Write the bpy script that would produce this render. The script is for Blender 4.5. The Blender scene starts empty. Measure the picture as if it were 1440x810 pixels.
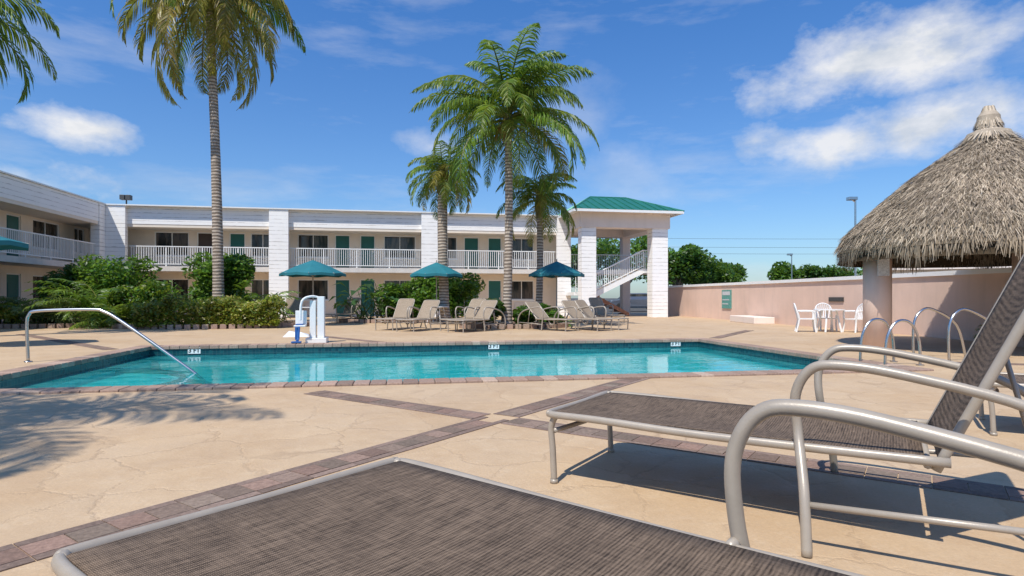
import bpy, math, random
from mathutils import Vector, Matrix
R=random.Random(7)
sc=bpy.context.scene
sc.view_settings.view_transform='Standard'; sc.view_settings.look='None'; sc.view_settings.exposure=0
ANG=math.atan2(.178,.984)

# ------------------------------------------------------------ materials
def newmat(n):
    m=bpy.data.materials.new(n); m.use_nodes=True
    nt=m.node_tree; b=nt.nodes['Principled BSDF']; return m,nt,b
def N(nt,t,**k):
    n=nt.nodes.new(t)
    for a,v in k.items(): setattr(n,a,v)
    return n
def setin(nt,sock,v):
    if isinstance(v,(int,float,tuple,list,Vector)): sock.default_value=v
    else: nt.links.new(v,sock)
def math_(nt,op,a,b=0.0,c=None,clamp=False):
    n=N(nt,'ShaderNodeMath',operation=op); n.use_clamp=clamp
    setin(nt,n.inputs[0],a); setin(nt,n.inputs[1],b)
    if c is not None: setin(nt,n.inputs[2],c)
    return n.outputs[0]
def mix(nt,f,a,b,bt='MIX'):
    n=N(nt,'ShaderNodeMix',data_type='RGBA',blend_type=bt)
    setin(nt,n.inputs[0],f); setin(nt,n.inputs[6],a if not isinstance(a,tuple) else (*a[:3],1)); setin(nt,n.inputs[7],b if not isinstance(b,tuple) else (*b[:3],1))
    return n.outputs[2]
def noise(nt,vec,scale,detail=4,rough=.6):
    n=N(nt,'ShaderNodeTexNoise'); n.inputs['Scale'].default_value=scale; n.inputs['Detail'].default_value=detail; n.inputs['Roughness'].default_value=rough
    if vec is not None: nt.links.new(vec,n.inputs['Vector'])
    return n.outputs['Fac']
def ramp(nt,f,a,b,lo=0.,hi=1.):
    n=N(nt,'ShaderNodeMapRange'); n.clamp=True
    setin(nt,n.inputs[0],f); n.inputs[1].default_value=a; n.inputs[2].default_value=b; n.inputs[3].default_value=lo; n.inputs[4].default_value=hi
    return n.outputs[0]
def obj(nt): return N(nt,'ShaderNodeTexCoord').outputs['Object']
def mapping(nt,v,s):
    n=N(nt,'ShaderNodeMapping'); nt.links.new(v,n.inputs[0]); n.inputs['Scale'].default_value=s; return n.outputs[0]
def bump(nt,b,h,strength=.3,dist=.01):
    n=N(nt,'ShaderNodeBump'); n.inputs['Strength'].default_value=strength; n.inputs['Distance'].default_value=dist
    nt.links.new(h,n.inputs['Height']); nt.links.new(n.outputs[0],b.inputs['Normal'])
def simple(name,c,rough=.6,var=.15,scale=3,metal=0,bs=0.,bscale=60,dirt=0.):
    m,nt,b=newmat(name); v=obj(nt)
    f=ramp(nt,noise(nt,v,scale,5),.3,.7)
    c2=tuple(x*(1-var) for x in c)
    col=mix(nt,f,c2,c)
    if dirt>0:
        d=ramp(nt,noise(nt,mapping(nt,v,(3,3,.4)),1.2,6,.7),.5,.8,0,dirt)
        col=mix(nt,d,col,(.25,.22,.18))
    nt.links.new(col,b.inputs['Base Color'])
    b.inputs['Roughness'].default_value=rough; b.inputs['Metallic'].default_value=metal
    if bs>0: bump(nt,b,noise(nt,v,bscale,3),bs,.01)
    return m
def attrmat(name,rough=.7,trans=0.,nvar=.25,nscale=30,spec=.3,bs=0):
    m,nt,b=newmat(name)
    a=N(nt,'ShaderNodeAttribute',attribute_name='Col')
    v=obj(nt)
    col=mix(nt,ramp(nt,noise(nt,v,nscale,3),.3,.7,0,nvar),a.outputs['Color'],(.0,.0,.0))
    nt.links.new(col,b.inputs['Base Color']); b.inputs['Roughness'].default_value=rough
    b.inputs['Specular IOR Level'].default_value=spec
    if bs: bump(nt,b,noise(nt,v,nscale*3,3),bs,.01)
    if trans>0:
        t=N(nt,'ShaderNodeBsdfTranslucent'); nt.links.new(mix(nt,.6,col,(.22,.32,.02),'ADD'),t.inputs[0])
        ms=N(nt,'ShaderNodeMixShader'); ms.inputs[0].default_value=trans
        nt.links.new(b.outputs[0],ms.inputs[1]); nt.links.new(t.outputs[0],ms.inputs[2])
        nt.links.new(ms.outputs[0],nt.nodes['Material Output'].inputs[0])
    return m
def siding(name,c,pitch=.2):
    m,nt,b=newmat(name); v=obj(nt)
    sx=N(nt,'ShaderNodeSeparateXYZ'); nt.links.new(v,sx.inputs[0])
    zz=math_(nt,'DIVIDE',sx.outputs[2],pitch)
    z=math_(nt,'FRACT',zz)
    plk=math_(nt,'FLOOR',zz)
    cbn=N(nt,'ShaderNodeCombineXYZ'); nt.links.new(math_(nt,'MULTIPLY',math_(nt,'ADD',sx.outputs[0],sx.outputs[1]),.45),cbn.inputs[0]); nt.links.new(math_(nt,'MULTIPLY',plk,3.7),cbn.inputs[1])
    lw=ramp(nt,noise(nt,cbn.outputs[0],1.6,4,.7),.45,.68,.04,.34)
    line=math_(nt,'LESS_THAN',z,lw)
    d=ramp(nt,noise(nt,mapping(nt,v,(1.2,1.2,.5)),1.5,6,.7),.5,.85,0,.2)
    base=mix(nt,d,c,(.55,.52,.47))
    col=mix(nt,math_(nt,'MULTIPLY',line,.5),base,(.30,.27,.24))
    nt.links.new(col,b.inputs['Base Color']); b.inputs['Roughness'].default_value=.6
    return m
M={}
M['siding']=siding('white_siding',(.92,.90,.87))
M['cream']=simple('cream_stucco',(.84,.74,.62),.8,.08,2,bs=.15,bscale=80,dirt=.08)
M['soffit']=simple('soffit_paint',(.78,.70,.60),.8,.1,2)
M['peach']=simple('peach_stucco',(.84,.72,.63),.85,.10,1.2,bs=.25,bscale=50,dirt=.12)
M['pink']=simple('pink_stucco',(.76,.55,.44),.85,.12,1.0,bs=.3,bscale=50,dirt=.2)
M['white']=simple('white_paint',(.84,.84,.82),.45,.06,4)
M['slab']=simple('slab_paint',(.72,.67,.61),.7,.15,2,dirt=.2)
M['teal']=simple('teal_door_paint',(.012,.13,.11),.45,.15,3)
M['brown']=simple('brown_door_paint',(.06,.04,.03),.5,.2,3)
M['terracotta']=simple('terracotta_tread',(.28,.13,.08),.7,.2,5)
M['greenroof']=simple('green_metal_roof',(.025,.20,.14),.4,.25,1.5,metal=.2)
M['roofgravel']=simple('flat_roof',(.45,.43,.4),.9,.2,2)
M['asphalt']=simple('asphalt',(.09,.085,.08),.9,.3,.5)
M['mulch']=simple('mulch',(.11,.07,.045),.95,.5,12,bs=.8,bscale=30)
M['frame']=simple('champagne_frame_paint',(.40,.345,.28),.36,.16,9,metal=.1,bs=.05,bscale=120)
M['steel']=simple('stainless_steel',(.55,.55,.55),.25,.1,5,metal=1)
M['umb']=simple('umbrella_canvas',(.012,.17,.21),.75,.25,2,bs=.1,bscale=30)
M['darkmetal']=simple('dark_metal',(.06,.06,.06),.5,.1,5)
M['plastic']=simple('white_plastic',(.80,.80,.79),.35,.05,5)
M['blue']=simple('blue_plastic',(.02,.10,.32),.4,.1,5)
M['sign']=simple('green_sign_paint',(.12,.38,.33),.5,.5,14)
M['paper']=simple('notice_sheet',(.7,.72,.74),.5,.5,40)
M['carpaint']=simple('car_paint',(.14,.16,.2),.25,.1,3,metal=.4)
M['rubber']=simple('rubber',(.02,.02,.02),.8,.1,5)
M['wood']=simple('rafter_wood',(.2,.13,.07),.8,.4,4)
M['foliage']=attrmat('foliage_leaf',.42,.38,.3,5,.5)
M['brick']=attrmat('paver_brick',.85,0,.35,40,.2,.4)
M['thatch']=attrmat('palm_thatch',.9,.0,.3,6,.1)
m,nt,b=newmat('window_glass'); v=obj(nt)
nt.links.new(mix(nt,ramp(nt,noise(nt,mapping(nt,v,(3,3,.6)),1.5,3),.4,.6),(.016,.02,.022),(.09,.078,.065)),b.inputs['Base Color'])
b.inputs['Roughness'].default_value=.08; M['glass']=m
m,nt,b=newmat('palm_bark'); v=obj(nt)
w=N(nt,'ShaderNodeTexWave',bands_direction='Z'); nt.links.new(v,w.inputs[0]); w.inputs['Scale'].default_value=2.6; w.inputs['Distortion'].default_value=2.5; w.inputs['Detail'].default_value=3
f=math_(nt,'MULTIPLY',w.outputs['Fac'],ramp(nt,noise(nt,v,5,5,.7),.2,.8))
nt.links.new(mix(nt,ramp(nt,f,.03,.5),(.17,.13,.095),(.50,.42,.34)),b.inputs['Base Color']); b.inputs['Roughness'].default_value=.9
bump(nt,b,f,.8,.03); M['bark']=m
m,nt,b=newmat('stamped_concrete'); v=obj(nt)
nz=N(nt,'ShaderNodeTexNoise'); nz.inputs['Scale'].default_value=1.9; nz.inputs['Detail'].default_value=6; nz.inputs['Roughness'].default_value=.65; nt.links.new(v,nz.inputs['Vector'])
vm=N(nt,'ShaderNodeVectorMath',operation='MULTIPLY_ADD'); nt.links.new(nz.outputs['Color'],vm.inputs[0]); vm.inputs[1].default_value=(.5,.5,0); nt.links.new(v,vm.inputs[2])
vo=N(nt,'ShaderNodeTexVoronoi',feature='DISTANCE_TO_EDGE'); nt.links.new(vm.outputs[0],vo.inputs['Vector']); vo.inputs['Scale'].default_value=1.5
vc=N(nt,'ShaderNodeTexVoronoi',feature='F1'); nt.links.new(vm.outputs[0],vc.inputs['Vector']); vc.inputs['Scale'].default_value=1.5
crack=ramp(nt,vo.outputs['Distance'],.0,.018,1,0)
sv=N(nt,'ShaderNodeSeparateColor'); nt.links.new(vc.outputs['Color'],sv.inputs[0])
base=mix(nt,sv.outputs[0],(.51,.345,.195),(.575,.405,.24))
base=mix(nt,ramp(nt,noise(nt,v,.55,6,.65),.35,.7,0,.65),base,(.60,.455,.30))
base=mix(nt,ramp(nt,noise(nt,v,1.3,9,.78),.46,.72,0,.5),base,(.40,.25,.13))
base=mix(nt,ramp(nt,noise(nt,v,.23,4,.6),.55,.75,0,.25),base,(.40,.30,.22))
base=mix(nt,ramp(nt,noise(nt,v,6,8,.8),.52,.7,0,.35),base,(.64,.52,.38))
base=mix(nt,ramp(nt,noise(nt,v,60,4,.75),.35,.75,0,.32),base,(.24,.165,.10))
cs=math_(nt,'MULTIPLY',crack,ramp(nt,noise(nt,v,1.1,4),.4,.65,.03,.42))
base=mix(nt,cs,base,(.22,.135,.08))
nt.links.new(base,b.inputs['Base Color']); nt.links.new(ramp(nt,noise(nt,v,3,4),.3,.7,.55,.85),b.inputs['Roughness'])
h=math_(nt,'ADD',math_(nt,'MULTIPLY',noise(nt,v,9,7,.75),.8),math_(nt,'MULTIPLY',ramp(nt,vo.outputs['Distance'],0,.03),.4))
bump(nt,b,h,.45,.02); M['deck']=m
m,nt,b=newmat('pool_plaster'); v=obj(nt)
nt.links.new(mix(nt,noise(nt,v,1.5,3),(.38,.64,.66),(.50,.76,.76)),b.inputs['Base Color']); M['plaster']=m
m,nt,b=newmat('pool_tile'); v=obj(nt)
br=N(nt,'ShaderNodeTexBrick'); sx=N(nt,'ShaderNodeSeparateXYZ'); nt.links.new(v,sx.inputs[0])
cb=N(nt,'ShaderNodeCombineXYZ'); nt.links.new(math_(nt,'ADD',sx.outputs[0],sx.outputs[1]),cb.inputs[0]); nt.links.new(sx.outputs[2],cb.inputs[1])
nt.links.new(cb.outputs[0],br.inputs[0]); br.offset=0; br.inputs['Scale'].default_value=1; br.inputs['Brick Width'].default_value=.075; br.inputs['Row Height'].default_value=.075; br.inputs['Mortar Size'].default_value=.003
br.inputs['Color1'].default_value=(.003,.045,.065,1); br.inputs['Color2'].default_value=(.008,.085,.10,1); br.inputs['Mortar'].default_value=(.05,.11,.12,1)
nt.links.new(br.outputs[0],b.inputs['Base Color']); b.inputs['Roughness'].default_value=.2; M['tile']=m
m,nt,b=newmat('pool_water'); nt.nodes.remove(b); v=obj(nt)
tr=N(nt,'ShaderNodeBsdfTransparent'); tr.inputs[0].default_value=(.20,.86,.90,1)
gl=N(nt,'ShaderNodeBsdfGlossy'); gl.inputs['Roughness'].default_value=.01; gl.inputs['Color'].default_value=(.95,1,1,1)
bp=N(nt,'ShaderNodeBump'); bp.inputs['Strength'].default_value=.2; bp.inputs['Distance'].default_value=.03
hh=math_(nt,'ADD',noise(nt,mapping(nt,v,(1,1.4,1)),2.2,3,.5),math_(nt,'MULTIPLY',noise(nt,v,9,2,.5),.25))
nt.links.new(hh,bp.inputs['Height']); nt.links.new(bp.outputs[0],gl.inputs['Normal'])
fr=N(nt,'ShaderNodeFresnel'); fr.inputs[0].default_value=1.33; nt.links.new(bp.outputs[0],fr.inputs['Normal'])
df=N(nt,'ShaderNodeBsdfDiffuse')
nt.links.new(mix(nt,ramp(nt,noise(nt,mapping(nt,v,(1,2.2,1)),2.2,6,.65),.40,.60),(.0,.30,.34),(.10,.62,.62)),df.inputs[0])
m1=N(nt,'ShaderNodeMixShader'); m1.inputs[0].default_value=.35; nt.links.new(tr.outputs[0],m1.inputs[1]); nt.links.new(df.outputs[0],m1.inputs[2])
m2=N(nt,'ShaderNodeMixShader'); nt.links.new(math_(nt,'MULTIPLY',fr.outputs[0],.78),m2.inputs[0]); nt.links.new(m1.outputs[0],m2.inputs[1]); nt.links.new(gl.outputs[0],m2.inputs[2])
nt.links.new(m2.outputs[0],nt.nodes['Material Output'].inputs[0]); M['water']=m
def slingmat(name,ca,cb_):
    m,nt,b=newmat(name); v=obj(nt)
    def wv(axis,sc_):
        n=N(nt,'ShaderNodeTexWave',bands_direction=axis); nt.links.new(v,n.inputs[0]); n.inputs['Scale'].default_value=sc_; n.inputs['Distortion'].default_value=1.5; n.inputs['Detail'].default_value=2; return n.outputs['Fac']
    wa=math_(nt,'MULTIPLY',wv('X',26),wv('Y',60))
    st=noise(nt,mapping(nt,v,(95,8,60)),1,4,.75)
    st2=noise(nt,mapping(nt,v,(8,110,60)),1,4,.75)
    f=math_(nt,'ADD',math_(nt,'MULTIPLY',wa,.28),math_(nt,'ADD',math_(nt,'MULTIPLY',st,.62),math_(nt,'MULTIPLY',st2,.3)))
    f2=ramp(nt,noise(nt,v,4,5),.3,.7,0,.3)
    nt.links.new(mix(nt,f2,mix(nt,ramp(nt,f,.38,.72),ca,cb_),ca),b.inputs['Base Color']); b.inputs['Roughness'].default_value=.8; b.inputs['Specular IOR Level'].default_value=.25
    bump(nt,b,f,.6,.004); return m
M['sling']=slingmat('sling_mesh_fabric',(.038,.026,.018),(.28,.20,.14))
M['slingtan']=slingmat('tan_sling_fabric',(.22,.17,.12),(.44,.35,.26))

# ------------------------------------------------------------ mesh builder
class MB:
    def __init__(s): s.v=[]; s.f=[]; s.c=[]
    def add(s,vs,fs,col=(1,1,1)):
        o=len(s.v); s.v+= [tuple(p) for p in vs]; s.f+=[tuple(i+o for i in f) for f in fs]; s.c+=[col]*len(fs)
    def box(s,x0,x1,y0,y1,z0,z1,col=(1,1,1),mt=None):
        vs=[Vector(p) for p in [(x0,y0,z0),(x1,y0,z0),(x1,y1,z0),(x0,y1,z0),(x0,y0,z1),(x1,y0,z1),(x1,y1,z1),(x0,y1,z1)]]
        if mt is not None: vs=[mt@p for p in vs]
        s.add(vs,[(0,3,2,1),(4,5,6,7),(0,1,5,4),(1,2,6,5),(2,3,7,6),(3,0,4,7)],col)
    def tube(s,pts,r,n=8,col=(1,1,1),smooth=0,flat=1.0,cap=True):
        pts=[Vector(p) for p in pts]
        if smooth:
            q=[]; L=len(pts)
            for i in range(L-1):
                p0=pts[max(i-1,0)];p1=pts[i];p2=pts[i+1];p3=pts[min(i+2,L-1)]
                for k in range(smooth):
                    t=k/smooth
                    q.append(.5*((2*p1)+(p2-p0)*t+(2*p0-5*p1+4*p2-p3)*t*t+(3*p1-p0-3*p2+p3)*t**3))
            q.append(pts[-1]); 
            if isinstance(r,(list,tuple)):
                rr=[]
                for i in range(L-1):
                    for k in range(smooth): rr.append(r[i]+(r[i+1]-r[i])*k/smooth)
                rr.append(r[-1]); r=rr
            pts=q
        L=len(pts); rs=r if isinstance(r,(list,tuple)) else [r]*L
        o=len(s.v); side=None
        for i,p in enumerate(pts):
            t=(pts[min(i+1,L-1)]-pts[max(i-1,0)]).normalized()
            if side is None:
                up=Vector((0,0,1)) if abs(t.z)<.9 else Vector((1,0,0))
                side=t.cross(up).normalized()
            side=(side-t*side.dot(t)).normalized(); u2=t.cross(side)
            for k in range(n):
                a=2*math.pi*k/n
                s.v.append(tuple(p+side*(math.cos(a)*rs[i]*flat)+u2*(math.sin(a)*rs[i])))
        for i in range(L-1):
            for k in range(n):
                a=o+i*n+k;b_=o+i*n+(k+1)%n
                s.f.append((a,b_,b_+n,a+n)); s.c.append(col)
        if cap:
            s.f.append(tuple(o+k for k in reversed(range(n)))); s.c.append(col)
            s.f.append(tuple(o+(L-1)*n+k for k in range(n))); s.c.append(col)
    def obj(s,name,mat,parent=None,smooth=False,bevel=0,mw=None,attr=True):
        me=bpy.data.meshes.new(name); me.from_pydata(s.v,[],s.f); me.update()
        if any(c!=(1,1,1) for c in s.c[:50]) or (s.c and s.c[-1]!=(1,1,1)):
            ca=me.color_attributes.new('Col','FLOAT_COLOR','CORNER')
            buf=[]
            for f,c in zip(s.f,s.c): buf+= [c[0],c[1],c[2],1.0]*len(f)
            ca.data.foreach_set('color',buf)
        if smooth: me.polygons.foreach_set('use_smooth',[True]*len(me.polygons))
        ob=bpy.data.objects.new(name,me); sc.collection.objects.link(ob)
        ob.data.materials.append(M[mat])
        if bevel:
            md=ob.modifiers.new('bev','BEVEL'); md.width=bevel; md.segments=2; md.limit_method='ANGLE'
        if parent: ob.parent=parent
        if mw is not None: ob.matrix_world=mw
        return ob
def empty(name,loc=(0,0,0),rot=0):
    e=bpy.data.objects.new(name,None); sc.collection.objects.link(e); e.location=loc; e.rotation_euler=(0,0,rot); return e

# ------------------------------------------------------------ hotel building
B0=(-19.6,30.2)
H=empty('hotel_building',(B0[0],B0[1],0),ANG)
sid=MB();cre=MB();sof=MB();wht=MB();slb=MB();tea=MB();brn=MB();gls=MB();rf=MB()
def wallbox(mb,ax,a0,a1,d0,d1,z0,z1):
    if ax==0: mb.box(a0,a1,d0,d1,z0,z1)
    else: mb.box(-d1,-d0,a0,a1,z0,z1)
def wall(ax,a0,a1,d,z0,z1,ops):
    ops=sorted(ops); x=a0
    for (o0,o1,b0,b1,k) in ops:
        wallbox(cre,ax,x,o0,d,d+.2,z0,z1)
        if b0>z0+.01: wallbox(cre,ax,o0,o1,d,d+.2,z0,b0)
        wallbox(cre,ax,o0,o1,d,d+.2,b1,z1)
        fw=.05
        for (p0,p1,q0,q1) in [(o0,o0+fw,b0,b1),(o1-fw,o1,b0,b1),(o0+fw,o1-fw,b1-fw,b1)]:
            wallbox(wht,ax,p0,p1,d+.04,d+.12,q0,q1)
        if k=='w':
            wallbox(wht,ax,o0+fw,o1-fw,d+.04,d+.12,b0,b0+fw)
            mid=(o0+o1)/2; wallbox(wht,ax,mid-.02,mid+.02,d+.06,d+.1,b0+fw,b1-fw)
            wallbox(gls,ax,o0+.03,o1-.03,d+.1,d+.13,b0+.02,b1-.02)
            wallbox(wht,ax,o0-.05,o1+.05,d-.05,d-.001,b0-.07,b0-.002)
            wallbox(slb,ax,mid-.45,mid+.45,d-.06,d-.002,b0-.55,b0-.15)
        else:
            tgt=tea if k=='t' else brn
            wallbox(tgt,ax,o0+fw,o1-fw,d+.07,d+.11,b0+.01,b1-fw)
            wallbox(slb,ax,o1-.14,o1-.10,d+.03,d+.07,b0+.95,b0+1.07)
            for q in (.35,1.2): wallbox(tgt,ax,o0+fw+.12,o1-fw-.12,d+.055,d+.068,b0+q-.15,b0+q+.5)
        x=o1
    wallbox(cre,ax,x,a1,d,d+.2,z0,z1)
bays=[(0,6.87,[(.09,.34,'w'),(.40,.53,'b'),(.64,.76,'t'),(.80,.985,'w')]),
      (7.84,14.8,[(.02,.26,'w'),(.31,.43,'t'),(.51,.63,'t'),(.70,.96,'w')]),
      (15.7,22.5,[(.02,.18,'w'),(.24,.37,'t'),(.45,.57,'t'),(.64,.86,'w')])]
up=[];lo=[]
for b0,b1,l in bays:
    w=b1-b0
    for a,c,k in l:
        x0=b0+a*w;x1=b0+c*w
        if k=='w': up.append((x0,x1,3.35,4.64,k)); lo.append((x0,x1,.95,2.10,k))
        else: up.append((x0,x1,2.70,4.64,k)); lo.append((x0,x1,.02,2.12,'t'))
wall(0,-2.6,23.3,1.6,2.70,4.75,up); wall(0,-2.6,23.3,1.6,0,2.45,lo)
wu=[(.3,1.3,3.35,4.64,'w'),(-3.1,-1.0,3.35,4.64,'w'),(-4.9,-3.95,2.70,4.64,'t'),(-6.4,-5.5,2.70,4.64,'t'),(-9.6,-7.4,3.35,4.64,'w'),(-13.2,-11.2,3.35,4.64,'w'),(-15,-14.1,2.7,4.64,'t')]
wl=[(a,b,(.95 if k=='w' else .02),(2.10 if k=='w' else 2.12),k) for a,b,c,d,k in wu]
wall(1,-26,1.6,2.6,2.70,4.75,wu); wall(1,-26,1.6,2.6,0,2.45,wl)
slb.box(-2.6,23.3,.0,1.6,2.45,2.70); slb.box(-2.6,-1.0,-26,0,2.45,2.70)
sof.box(-1.0,23.3,.08,1.6,4.72,4.75); sof.box(-2.6,-1.08,-26,1.6,4.72,4.75)
rf.box(-12,23.3,1.8,9,0.0,4.75); rf.box(-12,23.3,.08,9,4.75,5.6); rf.box(-12,-1.08,-26,.08,4.75,5.6); rf.box(-12,-2.8,-26,1.8,0,4.75)
sid.box(-1,23.3,-.06,.08,4.85,5.74); sid.box(-1.08,-.94,-26,-.9,4.85,5.74)
cre.box(-1,23.3,-.04,.08,4.70,4.849); cre.box(-1.08,-.96,-26,-.9,4.70,4.849)
for a,b in [(-1.0,0),(6.87,7.84),(14.8,15.7),(22.5,23.3)]:
    sid.box(a,b,-.32,-.062,0,5.74); sid.box(a+.15,b-.15,-.06,.35,0,4.69)
sid.box(-1.3,-.9,-.9,-.33,0,5.74)
for y in (-9.8,-18): sid.box(-1.3,-.9,y-.8,y,0,5.75)
wht.box(-1.0,23.35,-.37,.14,5.742,5.80); wht.box(-1.3,-.86,-26,-.38,5.752,5.81)
def rail(ax,a0,a1,d,z):
    wallbox(wht,ax,a0,a1,d-.025,d+.025,z+1.0,z+1.05); wallbox(wht,ax,a0,a1,d-.02,d+.02,z+.10,z+.14)
    n=int((a1-a0)/.115)
    for i in range(1,n):
        x=a0+i*(a1-a0)/n; w=.014 if i%15 else .03
        wallbox(wht,ax,x-w,x+w,d-.012,d+.012,z+.141 if i%15 else z,z+.999)
for a,b in [(0,6.87),(7.84,14.8),(15.7,22.5)]: rail(0,a,b,.1,2.70)
for a,b in [(-9.8,-.9),(-17.95,-10.65),(-26,-18.85)]: rail(1,a,b,1.1,2.70)
sid.obj('siding_fascia',"siding",H);cre.obj('walls','cream',H);sof.obj('soffit','soffit',H);wht.obj('trim_and_railings','white',H)
slb.obj('walkway_slab','slab',H);tea.obj('teal_doors','teal',H);brn.obj('brown_doors','brown',H);gls.obj('window_panes','glass',H);rf.obj('roof_mass','roofgravel',H)
fl=MB(); fl.tube([(-.2,.3,5.8),(-.2,.3,6.1)],.04); fl.box(-.45,-.22,.1,.4,6.1,6.35); fl.box(-.18,.05,.1,.4,6.1,6.35); fl.obj('floodlights','darkmetal',H,bevel=.02)
rt=MB()
for x,y,w_,h_ in [(4,5,1.0,.5),(16.6,2.6,1.6,.42),(18.8,2.4,.6,.4),(11,6,1.2,.5)]: rt.box(x,x+w_,y,y+.9,5.6,5.75+h_)
rt.obj('rooftop_units','slab',H,bevel=.03)

# stair pavilion
P=empty('stair_pavilion',(B0[0],B0[1],0),ANG)
s=MB()
for (a,b) in [(23.2,24.0),(27.2,28.1)]: s.box(a,b,-2.8,-2.1,0,4.85)
s.obj('siding_columns','siding',P)
s=MB()
for (a,b) in [(23.4,23.9),(27.4,27.9)]: s.box(a,b,2.2,2.7,0,4.85)
s.box(23.1,28.2,-2.86,-2.05,4.85,5.72); s.box(23.1,28.2,2.05,2.8,4.85,5.72); s.box(23.1,23.95,-2.05,2.05,4.85,5.72); s.box(27.35,28.2,-2.05,2.05,4.85,5.72)
s.obj('beams','peach',P)
s=MB(); s.box(23.96,27.34,-2.04,2.04,5.5,5.6); s.obj('ceiling','soffit',P)
x0,x1,y0,y1=22.55,28.75,-3.4,3.3; ze=5.75; zr=6.95; ym=(y0+y1)/2; r0,r1=x0+2.0,x1-2.0
s=MB(); s.add([(x0,y0,ze),(x1,y0,ze),(x1,y1,ze),(x0,y1,ze),(r0,ym,zr),(r1,ym,zr)],[(0,1,5,4),(1,2,5),(2,3,4,5),(3,0,4),(0,3,2,1)])
def seam(p,q): s.tube([p,q],.03,5)
for i in range(1,13):
    x=x0+(x1-x0)*i/13
    for (ye) in (y0,y1):
        t=min(1,(x-x0)/2.0,(x1-x)/2.0); seam((x,ye,ze+.02),(x,ye+(ym-ye)*t,ze+(zr-ze)*t+.02))
for i in range(1,12):
    y=y0+(y1-y0)*i/12; t=min((y-y0)/(ym-y0),(y1-y)/(y1-ym))
    seam((x0,y,ze+.02),(x0+2.0*t,y,ze+(zr-ze)*t+.02)); seam((x1,y,ze+.02),(x1-2.0*t,y,ze+(zr-ze)*t+.02))
for p,q in [((x0,y0,ze),(r0,ym,zr)),((x1,y0,ze),(r1,ym,zr)),((x0,y1,ze),(r0,ym,zr)),((x1,y1,ze),(r1,ym,zr)),((r0,ym,zr),(r1,ym,zr))]: s.tube([p,q],.05,6)
s.obj('green_hip_roof','greenroof',P)
s=MB(); s.box(x0,x1,y0,y0+.04,ze-.14,ze-.005); s.box(x0,x1,y1-.04,y1,ze-.14,ze-.005); s.box(x0,x0+.04,y0+.04,y1-.04,ze-.14,ze-.005); s.box(x1-.04,x1,y0+.04,y1-.04,ze-.14,ze-.005)
s.box(x0+.05,x1-.05,y0+.05,y1-.05,ze-.025,ze-.008); s.obj('eave_trim','white',P)
s=MB()
s.box(23.3,28.1,.0,2.0,2.45,2.70); s.box(27.0,28.1,-1.95,-.002,2.45,2.70); s.box(23.0,24.25,-1.95,.0-.002,1.2,1.38)
n=8
for i in range(n):
    xa=24.25+(27.0-24.25)*i/n; z=1.38+(2.70-1.38)*(i+1)/n
    s.box(xa,xa+.36,-1.9,-1.0,z-.06,z)
for y in (-1.96,-.98):
    s.add([(24.25,y,1.1),(27.0,y,2.42),(27.0,y,2.72),(24.25,y,1.42),(24.25,y+.05,1.1),(27.0,y+.05,2.42),(27.0,y+.05,2.72),(24.25,y+.05,1.42)],[(0,1,2,3),(7,6,5,4),(0,4,5,1),(3,2,6,7),(0,3,7,4),(1,5,6,2)])
s.obj('stair_landings','white',P)
s=MB()
for i in range(n):
    xa=26.6-(26.6-24.25)*i/n; z=1.38*(i+1)/n
    s.box(xa-.32,xa,-.9,-.02,z-.1,z)
s.add([(26.6,-.94,.0),(24.25,-.94,1.15),(24.25,-.94,1.42),(26.6,-.94,.2),(26.6,-.90,.0),(24.25,-.90,1.15),(24.25,-.90,1.42),(26.6,-.90,.2)],[(0,1,2,3),(7,6,5,4),(0,4,5,1),(3,2,6,7),(0,3,7,4),(1,5,6,2)])
s.obj('lower_stair_flight','terracotta',P)
s=MB()
for y in (-1.98,):
    s.tube([(24.25,y,2.4),(27.0,y,3.72)],.04,6); s.tube([(24.25,y,1.52),(27.0,y,2.84)],.025,6)
    for i in range(25):
        x=24.3+2.7*i/24; z=1.38+(x-24.25)*.48; s.box(x-.015,x+.015,y-.015,y+.015,z+.1,z+1.02)
    for i in range(10):
        x=27.05+1.0*i/9; s.box(x-.015,x+.015,y-.015,y+.015,2.7,3.7)
    s.tube([(27,y,3.72),(28.1,y,3.72)],.03,6)
    for i in range(9):
        x=23.1+1.1*i/8; s.box(x-.015,x+.015,y-.015,y+.015,1.38,2.38)
    s.tube([(23.05,y,2.4),(24.25,y,2.4)],.03,6)
for i in range(40):
    x=23.4+4.6*i/39; s.box(x-.011,x+.011,1.9,1.92,2.7,3.7)
s.box(23.4,28.1,1.88,1.94,3.7,3.75)
for i in range(17):
    y=-1.9+3.8*i/16; s.box(28.0,28.02,y-.011,y+.011,2.7,3.7)
s.box(27.98,28.04,-1.9,1.87,3.7,3.75)
s.obj('stair_railing','white',P)

# ------------------------------------------------------------ ground, deck, pool
PN=(-6.8,6.75); PL,PW=12.95,6.3
G=600
def sheet(name,mat,z,xa,xb,ya,yb):
    mb=MB()
    mb.add([(xa,ya,0),(xb,ya,0),(xb,0,0),(xa,0,0)],[(0,1,2,3)])
    mb.add([(xa,PW,0),(xb,PW,0),(xb,yb,0),(xa,yb,0)],[(0,1,2,3)])
    mb.add([(xa,0,0),(0,0,0),(0,PW,0),(xa,PW,0)],[(0,1,2,3)])
    mb.add([(PL,0,0),(xb,0,0),(xb,PW,0),(PL,PW,0)],[(0,1,2,3)])
    o=mb.obj(name,mat); o.location=(PN[0],PN[1],z); o.rotation_euler=(0,0,ANG); return o
sheet('ground','asphalt',-.012,-G,G,-G,G)
sheet('pool_deck_pavement','deck',0,-14,28,-16,31)
PO=empty('swimming_pool',(PN[0],PN[1],0),ANG)
s=MB(); D=-1.35
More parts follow.
